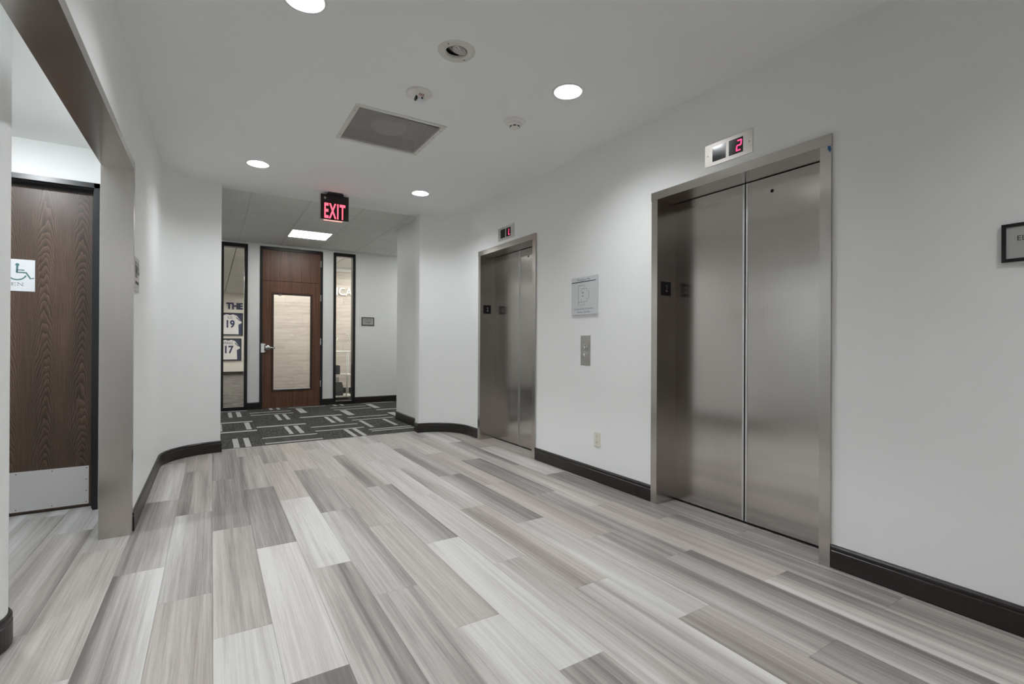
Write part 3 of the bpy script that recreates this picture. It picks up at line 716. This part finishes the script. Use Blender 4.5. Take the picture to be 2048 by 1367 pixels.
u0 = -1.054; mb.fstroke(f4, [(u0, v0), (u0, v0 + .02)], .0018, .006, .0066); mb.fstroke(f4, [(u0, v0 + .02), (u0 + .022, v0)], .003, .006, .0066); mb.fstroke(f4, [(u0 + .022, v0), (u0 + .022, v0 + .02)], .0018, .006, .0066); serifs(u0, v0, 0, .022)
mb.build('lettering', 'ink_grey', r)

# office door
d1 = empty('door_1', ((DR[0] + DR[1]) / 2, YE, 0), 'reddish brown office door with tall glass pane', 'door', **SW)
fe = WE()
MB().fbox(fe, DR[0], DR[0] + .04, 0, 2.713, -.12, .012, .002).build('frame_post', 'black_metal', d1)
MB().fbox(fe, DR[1] - .036, DR[1], 0, 2.713, -.12, .012, .002).build('frame_post', 'black_metal', d1)
MB().fbox(fe, DR[0] + .04, DR[1] - .036, 2.672, 2.713, -.12, .012, .002).build('frame_head', 'black_metal', d1)
LX0, LX1 = DR[0] + .041, DR[1] - .037
MB().fbox(fe, LX0, LX1, 2.156, 2.671, -.05, -.006).build('transom_panel', 'walnut_door', d1)
mb = MB(); G = (.890, 1.470, .312, 1.922)
for q in ((LX0, G[0], .008, 2.150), (G[1], LX1, .008, 2.150), (G[0], G[1], .008, G[2]), (G[0], G[1], G[3], 2.150)): mb.fbox(fe, *q, -.05, -.006)
lf = mb.build('leaf', 'walnut_door', d1)
MB().fbox(fe, LX0, LX1, 2.140, 2.166, -.09, -.051).build('door_stop', 'dark_gap', d1)
for q in ((G[0] - .034, G[0], G[2] - .028, G[3] + .034), (G[1], G[1] + .034, G[2] - .028, G[3] + .034), (G[0], G[1], G[2] - .028, G[2]), (G[0], G[1], G[3], G[3] + .034)): MB().fbox(fe, *q, -.012, .004, .004).build('moulding', 'walnut_moulding', lf)
MB().fbox(fe, G[0], G[1], G[2], G[3], -.032, -.026).build('glass_pane', 'clear_glass', lf)
MB().fbox(fe, G[0] + .01, G[1] - .0, G[2], G[2] + .014, -.026, -.006).build('glazing_bead', 'white_metal', lf)
for z in (.33, 1.07, 1.84, 2.44):
    MB().fbox(fe, LX1 - .006, LX1 + .012, z, z + .115, -.006, .014, .002).build('hinge', 'chrome', d1)
MB().lathe((.985, YE - .004, 1.925), [(0, 0), (.030, .0), (.030, -.012), (.02, -.018), (0, -.018)], 20, (0, 0, 1)).build('closer_stud', 'aluminium', lf)
h = MB().fbox(fe, .694, .752, .938, 1.098, -.006, .020, .006).build('latch_guard', 'chrome', d1)
MB().fbox(fe, .752, .768, .948, .975, -.006, .018, .004).fbox(fe, .752, .768, 1.062, 1.090, -.006, .018, .004).build('guard_tab', 'chrome', h)
MB().lathe((.800, YE - .002, 1.022), [(.0, 0), (.046, 0), (.046, .008), (.036, .014), (.016, .018), (.014, .055), (0, .055)], 28, (0, -1, 0)).build('rose', 'chrome', d1)
MB().tube([(.800, YE - .052, 1.022), (.82, YE - .058, 1.024), (.86, YE - .058, 1.022), (.905, YE - .052, 1.016)], .011, 12).build('lever', 'chrome', d1)

def sidelight(name, X, label):
    r = empty(name, ((X[0] + X[1]) / 2, YE, 0), label, 'window', **SW); b = .046
    for q in ((X[0], X[0] + b, 0, 2.729), (X[1] - b, X[1], 0, 2.729)): MB().fbox(fe, *q, -.12, .014, .002).build('frame_post', 'black_metal', r)
    for q in ((X[0] + b, X[1] - b, 0, .054), (X[0] + b, X[1] - b, 2.668, 2.729)): MB().fbox(fe, *q, -.12, .014, .002).build('frame_rail', 'black_metal', r)
    MB().fbox(fe, X[0] + b - .004, X[1] - b + .004, .05, 2.672, -.060, -.054).build('glass_pane', 'clear_glass', r)
sidelight('window_1', W1, 'narrow black framed window showing framed shirts')
sidelight('window_2', W2, 'narrow black framed window showing white cart and wood wall')

# directory sign on the end wall
r = empty('directory_sign', (2.469, YE, 1.433), 'small black framed sign with arrow on corridor end wall', 'sign')
ua, ub, za, zb = 2.355, 2.583, 1.433, 1.584
for q in ((ua, ub, za, za + .014), (ua, ub, zb - .014, zb), (ua, ua + .014, za + .014, zb - .014), (ub - .014, ub, za + .014, zb - .014)): MB().fbox(fe, *q, 0, .012).build('frame_bar', 'black_plastic', r)
MB().fbox(fe, ua + .014, ub - .014, za + .014, zb - .014, 0, .008).build('panel', 'sign_grey', r)
mb = MB()
for z, segs in ((1.545, ((2.405, 2.42), (2.428, 2.475), (2.484, 2.53))), (1.517, ((2.40, 2.435), (2.442, 2.49), (2.498, 2.54)))):
    for a, b in segs: mb.fbox(fe, a, b, z - .005, z + .005, .008, .0086)
mb.build('text_line', 'ink_grey', r)
MB().fbox(fe, 2.42, 2.49, 1.484, 1.491, .008, .0086).fpoly(fe, [(2.485, 1.477), (2.485, 1.498), (2.512, 1.4875)], .008, .0086).build('arrow', 'ink_dark', r)

# ------------------------------------------------------------------ ceiling fittings
def can(x, y, z, glow, label, group='recessed ceiling downlights', drop=0):
    r = empty('downlight', (x, y, z), label, 'downlight', group)
    MB().lathe((x, y, z), [(.0865, .01), (.0865, 0), (.101, -.0005), (.102, -.003), (.096, -.005), (.086, -.004), (.0855, .004)], 40).build('trim_ring', 'white_metal', r)
    MB().lathe((x, y, z), [(.0855, 0), (.084, .02), (.079, .06), (.072, .10), (.060, .125), (.0, .126)], 40).build('reflector', 'reflector', r)
    MB().lathe((x, y, z - drop), [(.0, .052), (.030, .054), (.050, .060), (.062, .070), (.062, .085), (0, .085)], 32).build('lamp', glow, r)
can(*CANS[0], CE, 'lamp_glow', 'downlight cut by the top picture edge, nearest the steel opening')
can(*CANS[1], CE, 'lamp_glow', 'brightest downlight in front of the nearer elevator')
can(*CANS[2], CE, 'lamp_glow', 'downlight near the curved wall left of the exit sign')
can(*CANS[3], CE, 'lamp_glow', 'downlight between the exit sign and the farther elevator')
can(*FILL_CANS[0], CE, 'lamp_glow', 'unseen fill downlight added behind the camera near the left wall')
can(*FILL_CANS[1], CE, 'lamp_glow', 'unseen fill downlight added behind the camera near the elevator wall')
can(*FILL_CANS[2], CE, 'lamp_glow', 'rearmost unseen fill downlight added on the restroom side behind the camera')
can(*FILL_CANS[3], CE, 'lamp_glow', 'rearmost unseen fill downlight added on the elevator side behind the camera')
can(*VC, VZ, 'vest_glow', 'downlight of the restroom vestibule by the dark door', drop=.070)
can(*VC2, VZ, 'vest_glow', 'downlight of the vestibule on the near side of the partition', drop=.070)
# unlit gimbal lamp
gx, gy = GIM
r = empty('gimbal_light', (gx, gy, CE), 'unlit swivel spotlight with wide cream ring', 'spotlight')
MB().lathe((gx, gy, CE), [(.058, .01), (.058, -.004), (.064, -.006), (.100, -.004), (.103, 0)], 40).build('trim_ring', 'off_white', r)
MB().lathe((gx, gy, CE), [(.061, .0), (.061, .09), (0, .09)], 32).build('housing', 'black_metal', r)
ax = Vector((.25, -.30, 1)).normalized()
MB().lathe((gx, gy, CE + .006), [(.054, .0), (.056, .004), (.053, .012), (.050, .010), (.049, .003)], 32, ax).build('gimbal_ring', 'grey_plastic', r)
MB().lathe((gx, gy, CE - .002), [(.0, -.003), (.025, -.001), (.049, .006), (.049, .03), (0, .03)], 32, ax).build('lamp_lens', 'lamp_lens', r)
for a in (2.55, 5.7): MB().fdisc(Fr((gx, gy, CE - .005), (1, 0, 0), (0, -1, 0)), .083 * math.cos(a), .083 * math.sin(a), .004, 0, .0015, 10).build('screw', 'dark_grey_plastic', r)
# grille with speaker
r = empty('speaker_grille', (1.142, 3.63, CE), 'square perforated ceiling grille with round speaker behind', 'grille')
o_ = (.813, 1.472, 3.304, 3.953); fz = Fr((0, 0, CE), (1, 0, 0), (0, -1, 0))
for q in ((o_[0], o_[1], o_[2], GR[2]), (o_[0], o_[1], GR[3], o_[3]), (o_[0], GR[0], GR[2], GR[3]), (GR[1], o_[1], GR[2], GR[3])): MB().box(q[0], q[1], q[2], q[3], CE - .005, CE, .0015).build('frame_bar', 'off_white', r)
mb = MB(); mb.hexa([(GR[0], GR[2] + .010, CE - .001), (GR[1], GR[2] + .022, CE - .001), (GR[1], GR[3], CE + .001), (GR[0], GR[3], CE + .001), (GR[0], GR[2] + .010, CE), (GR[1], GR[2] + .022, CE), (GR[1], GR[3], CE + .002), (GR[0], GR[3], CE + .002)])
mb.build('perforated_panel', 'perforated_metal', r)
mb = MB(); A = [(GR[0], GR[2]), (GR[1], GR[2]), (GR[1], GR[3]), (GR[0], GR[3])]
a = [mb.bm.verts.new((x, y, CE + .012)) for x, y in A]; b = [mb.bm.verts.new((x, y, CE + .10)) for x, y in A]
for i in range(4): mb.face([a[i], a[(i + 1) % 4], b[(i + 1) % 4], b[i]])
mb.face(b); mb.build('cavity', 'cavity_grey', r)
MB().lathe((1.138, 3.632, CE + .028), [(.0, .0), (.128, .0), (.132, .006), (.132, .03), (0, .03)], 40).build('speaker', 'speaker_cone', r)
for x, y in ((.828, 3.40), (.828, 3.86), (1.457, 3.40), (1.457, 3.53), (1.457, 3.84)): MB().fdisc(Fr((x, y, CE - .005), (1, 0, 0), (0, -1, 0)), 0, 0, .004, 0, .0012, 8).build('screw', 'dark_grey_plastic', r)
# strobe alarm
sx, sy = 1.122, 2.958
r = empty('strobe_alarm', (sx, sy, CE), 'white domed fire alarm strobe beside the ceiling grille', 'alarm')
MB().lathe((sx, sy, CE), [(.082, 0), (.083, -.006), (.074, -.014), (.056, -.030), (.034, -.042), (0, -.044)], 36).build('dome', 'white_plastic', r)
f_ = Fr((sx, sy - .004, CE), (1, 0, 0), (0, 0, 1))
MB().box(sx - .022, sx + .026, sy - .036, sy + .004, CE - .060, CE - .030, .006).build('strobe_lens', 'sign_white', r)
MB().box(sx - .034, sx - .022, sy - .034, sy + .0, CE - .058, CE - .026, .003).build('lens_bracket', 'black_plastic', r)
MB().box(sx + .002, sx + .010, sy - .0385, sy - .034, CE - .052, CE - .036).build('flash_tube', 'smoke_dark', r)
mat('faded_red', (.45, .22, .22), .6)
MB().ftext(Fr((sx, sy - .052, CE - .0345), (1, 0, 0), Vector((0, .80, -.60)) * -1), 'FIRE', .020, -.004, -.006, .0, .004).build('lettering', 'faded_red', r)
# smoke detector
sx, sy = 1.852, 2.968
r = empty('smoke_detector', (sx, sy, CE), 'small round smoke detector near the brightest downlight', 'smoke detector')
MB().lathe((sx, sy, CE), [(.076, 0), (.077, -.008), (.070, -.014), (.052, -.017)], 36).build('base', 'white_plastic', r)
MB().lathe((sx, sy, CE), [(.053, -.016), (.053, -.024), (.046, -.032), (.034, -.036), (.034, -.044), (.030, -.049), (0, -.050)], 36).build('body', 'white_plastic', r)
for i in range(6):
    a = -math.pi / 2 + (i - 2.6) * .62 * 1.6; c_ = (sx + .0335 * math.cos(a), sy + .0335 * math.sin(a))
    MB().hexa([(c_[0] - .010 * math.sin(a) * -1 - .001 * math.cos(a), c_[1] + .010 * math.cos(a) * -1 - .001 * math.sin(a), CE - .0435), (c_[0] - .010 * math.sin(a) - .001 * math.cos(a), c_[1] + .010 * math.cos(a) - .001 * math.sin(a), CE - .0435),
               (c_[0] - .010 * math.sin(a) + .002 * math.cos(a), c_[1] + .010 * math.cos(a) + .002 * math.sin(a), CE - .0435), (c_[0] + .010 * math.sin(a) + .002 * math.cos(a), c_[1] - .010 * math.cos(a) + .002 * math.sin(a), CE - .0435),
               (c_[0] + .010 * math.sin(a) - .001 * math.cos(a), c_[1] - .010 * math.cos(a) - .001 * math.sin(a), CE - .0365), (c_[0] - .010 * math.sin(a) - .001 * math.cos(a), c_[1] + .010 * math.cos(a) - .001 * math.sin(a), CE - .0365),
               (c_[0] - .010 * math.sin(a) + .002 * math.cos(a), c_[1] + .010 * math.cos(a) + .002 * math.sin(a), CE - .0365), (c_[0] + .010 * math.sin(a) + .002 * math.cos(a), c_[1] - .010 * math.cos(a) + .002 * math.sin(a), CE - .0365)]).build('vent_slot', 'dark_gap', r)
# exit sign
r = empty('exit_sign', (1.118, 5.46, CE), 'black exit sign with glowing red letters hung from the ceiling', 'exit sign')
MB().hexa([(1.03, 5.40, CE - .022), (1.205, 5.40, CE - .022), (1.205, 5.52, CE - .022), (1.03, 5.52, CE - .022), (1.045, 5.40, CE), (1.19, 5.40, CE), (1.19, 5.52, CE), (1.045, 5.52, CE)]).build('canopy', 'black_plastic', r)
bx = MB().box(.970, 1.266, 5.440, 5.488, 2.427, 2.697).build('housing', 'aluminium', r)
MB().box(.974, 1.262, 5.436, 5.440, 2.431, 2.695).build('face_plate', 'black_plastic', r)
fx = WE(5.436)
MB().ftext(fx, 'EXIT', .222, 1.116, 2.448, .0005, .002, .43, offset=.005, space=1.16).build('lettering', 'exit_red', r)
mb = MB().fpoly(fx, [(1.017, 2.674), (1.006, 2.658), (1.004, 2.650), (1.010, 2.647), (1.015, 2.650), (1.012, 2.640), (1.022, 2.640), (1.019, 2.650), (1.024, 2.647), (1.030, 2.650), (1.028, 2.658)], .0005, .0012)
mb.build('spade_mark', 'grey_plastic', r)['label'] = 'pale spade-shaped maker mark'
MB().box(1.01, 1.20, 5.445, 5.480, 2.424, 2.427).build('light_slot', 'exit_slot', r)
# ceiling light panels
def panel(i, j, x0, y0, z, glow, name, label, group):
    r = empty(name, (x0 + GT / 2, y0 + GT / 2, z), label, 'ceiling light', group)
    MB().box(x0 + .030, x0 + GT - .030, y0 + .040, y0 + GT - .040, z + .002, z + .010).build('diffuser', glow, r)
    for q in ((x0 + .008, x0 + GT - .008, y0 + .008, y0 + .040), (x0 + .008, x0 + GT - .008, y0 + GT - .040, y0 + GT - .008), (x0 + .008, x0 + .030, y0 + .040, y0 + GT - .040), (x0 + GT - .030, x0 + GT - .008, y0 + .040, y0 + GT - .040)):
        MB().box(*q, z, z + .014).build('frame_bar', 'white_metal', r)
pl_labels = ['bright square light panel in the corridor ceiling before the brown door', 'square light panel at the unseen side of the corridor', 'square light panel at the far right of the corridor']
for (i, j), l in zip(PANELS, pl_labels): panel(i, j, GX0 + i * GT, GY0 + j * GT, CE2, 'panel_glow', 'ceiling_panel_light', l, 'corridor ceiling panels')
ol = ['added unseen office light panel just behind the brown door', 'added unseen office light panel beyond the wood plank wall', 'added unseen office light panel midway to the framed shirts', 'added unseen office light panel nearest the framed shirts', 'added unseen office light panel above the white cart', 'added unseen office light panel in the farthest corner by the shirts', 'added unseen office light panel on the open side of the far room', 'added unseen office light panel right behind the wood plank wall']
for (i, j), l in zip(OPAN, ol): panel(i, j, GX0 + i * GT, YE + .12 + j * GT, 2.766, 'office_glow', 'office_fill_panel', l, 'added office fill panels')

# ------------------------------------------------------------------ seen through the glass
ff = WE(18.9)
o = MB().ftext(ff, 'THE', .285, .416, 2.232, 0, .03, .92, 'LEFT', offset=.012).build('wall_lettering', 'navy', None, (.69, 18.9, 2.232)); setp(o, 'navy block letters high on the far office wall', 'lettering')
def shirt(x0, x1, z0, z1, name, num, label):
    r = empty('framed_shirt', ((x0 + x1) / 2, 18.9, z0), label, 'framed shirt', 'framed shirts on the office wall'); b = .03
    for q in ((x0, x1, z0, z0 + b), (x0, x1, z1 - b, z1), (x0, x0 + b, z0 + b, z1 - b), (x1 - b, x1, z0 + b, z1 - b)): MB().fbox(ff, *q, 0, .05).build('frame_bar', 'black_plastic', r)
    MB().fbox(ff, x0 + b, x1 - b, z0 + b, z1 - b, 0, .02).build('backing', 'navy', r)
    c = (x0 + x1) / 2; w_ = (x1 - x0) / 2 - b; t_ = z1 - b - .02
    j = MB().fpoly(ff, [(c - .09, t_), (c - .20, t_ - .04), (c - w_, t_ - .28), (c - w_ + .10, t_ - .34), (c - .25, t_ - .25), (c - .26, z0 + b + .01), (c + .26, z0 + b + .01), (c + .25, t_ - .25), (c + w_ - .10, t_ - .34), (c + w_, t_ - .28), (c + .20, t_ - .04), (c + .09, t_), (c, t_ - .03)], .02, .03).build('shirt', 'jersey_white', r)
    MB().ftext(ff, name, .11, c, t_ - .145, .03, .034, .9).build('lettering', 'navy', j)
    MB().ftext(ff, num, .34, c, t_ - .44, .03, .034, .85, offset=.012).build('number', 'navy', j)
    for s in (-1, 1): MB().fstroke(ff, [(c + s * .19, t_ - .10), (c + s * .30, t_ - .22)], .025, .03, .034).build('sleeve_band', 'navy', j)
shirt(.13, .905, 1.335, 2.095, 'ILIS', '19', 'upper framed white shirt with number 19')
shirt(.09, .860, .485, 1.235, 'PEREZ', '17', 'lower framed white shirt with number 17')
fwd_ = WE(WY)
o = MB().ftext(fwd_, 'ICA', .235, 2.318, 2.165, 0, .03, .92, 'LEFT', offset=.004).build('wall_lettering', 'lettering_white', None, (2.5, WY, 2.165)); setp(o, 'white raised letters on the wood plank wall', 'lettering')
mb = MB(); pts = [(2.27, 1.18), (2.30, 1.215), (2.292, 1.165), (2.322, 1.21), (2.316, 1.168), (2.345, 1.165), (2.372, 1.225)]
mb.fstroke(fwd_, pts, .014, 0, .01); o = mb.build('script_lettering', 'lettering_white', None, (2.32, WY, 1.16)); setp(o, 'white handwritten letter low on the wood plank wall', 'lettering')
# white cart
CX = (1.92, 2.385); CYY = (9.80, 10.20)
r = empty('utility_cart', ((CX[0] + CX[1]) / 2, 10.0, 0), 'white metal utility cart with three shelves behind the glass', 'cart')
for z in (.055, .47, .925):
    s_ = MB().box(CX[0], CX[1], CYY[0], CYY[1], z, z + .022, .004).build('shelf', 'white_metal', r)
for x in (CX[0] + .015, CX[1] - .012):
    for y in (CYY[0] + .012, CYY[1] - .012):
        MB().tube([(x, y, .05), (x, y, .93)], .010).build('post', 'white_metal', r)
        c_ = MB().lathe((x, y, .026), [(.0, -.009), (.024, -.009), (.026, 0), (.024, .009), (0, .009)], 16, (0, 1, 0)).build('caster', 'grey_plastic', r)
MB().tube([(2.255, CYY[0] + .012, .07), (2.255, CYY[0] + .012, .93)], .010).build('post', 'white_metal', r)
for y in (CYY[0] + .012,):
    MB().tube([(2.378, y, .93), (2.35, y, 1.02), (2.318, y, 1.14), (2.292, y, 1.235), (2.275, y, 1.268), (2.245, y, 1.285), (2.20, y, 1.288)], .011).build('handle', 'white_metal', r)
b_ = MB().box(1.95, 2.145, 9.86, 10.10, .492, .665, .006).build('storage_box', 'grey_box', None, (2.05, 9.98, .492)); setp(b_, 'dark grey box on the middle cart shelf', 'box')
r = empty('desk_printer', (2.06, 9.98, .077), 'dark grey printer with sloping lid on the bottom cart shelf', 'printer')
MB().prism3([(1.94, y, z) for y, z in ((9.84, .077), (10.14, .077), (10.14, .30), (9.96, .33), (9.84, .25))], [(2.200, y, z) for y, z in ((9.84, .077), (10.14, .077), (10.14, .30), (9.96, .33), (9.84, .25))]).build('body', 'dark_grey_plastic', r)
MB().hexa([(1.96, 10.05, .31), (2.17, 10.05, .31), (2.17, 10.06, .31), (1.96, 10.06, .31), (1.96, 10.08, .455), (2.17, 10.08, .42), (2.17, 10.09, .42), (1.96, 10.09, .455)]).build('paper_tray', 'white_plastic', r)
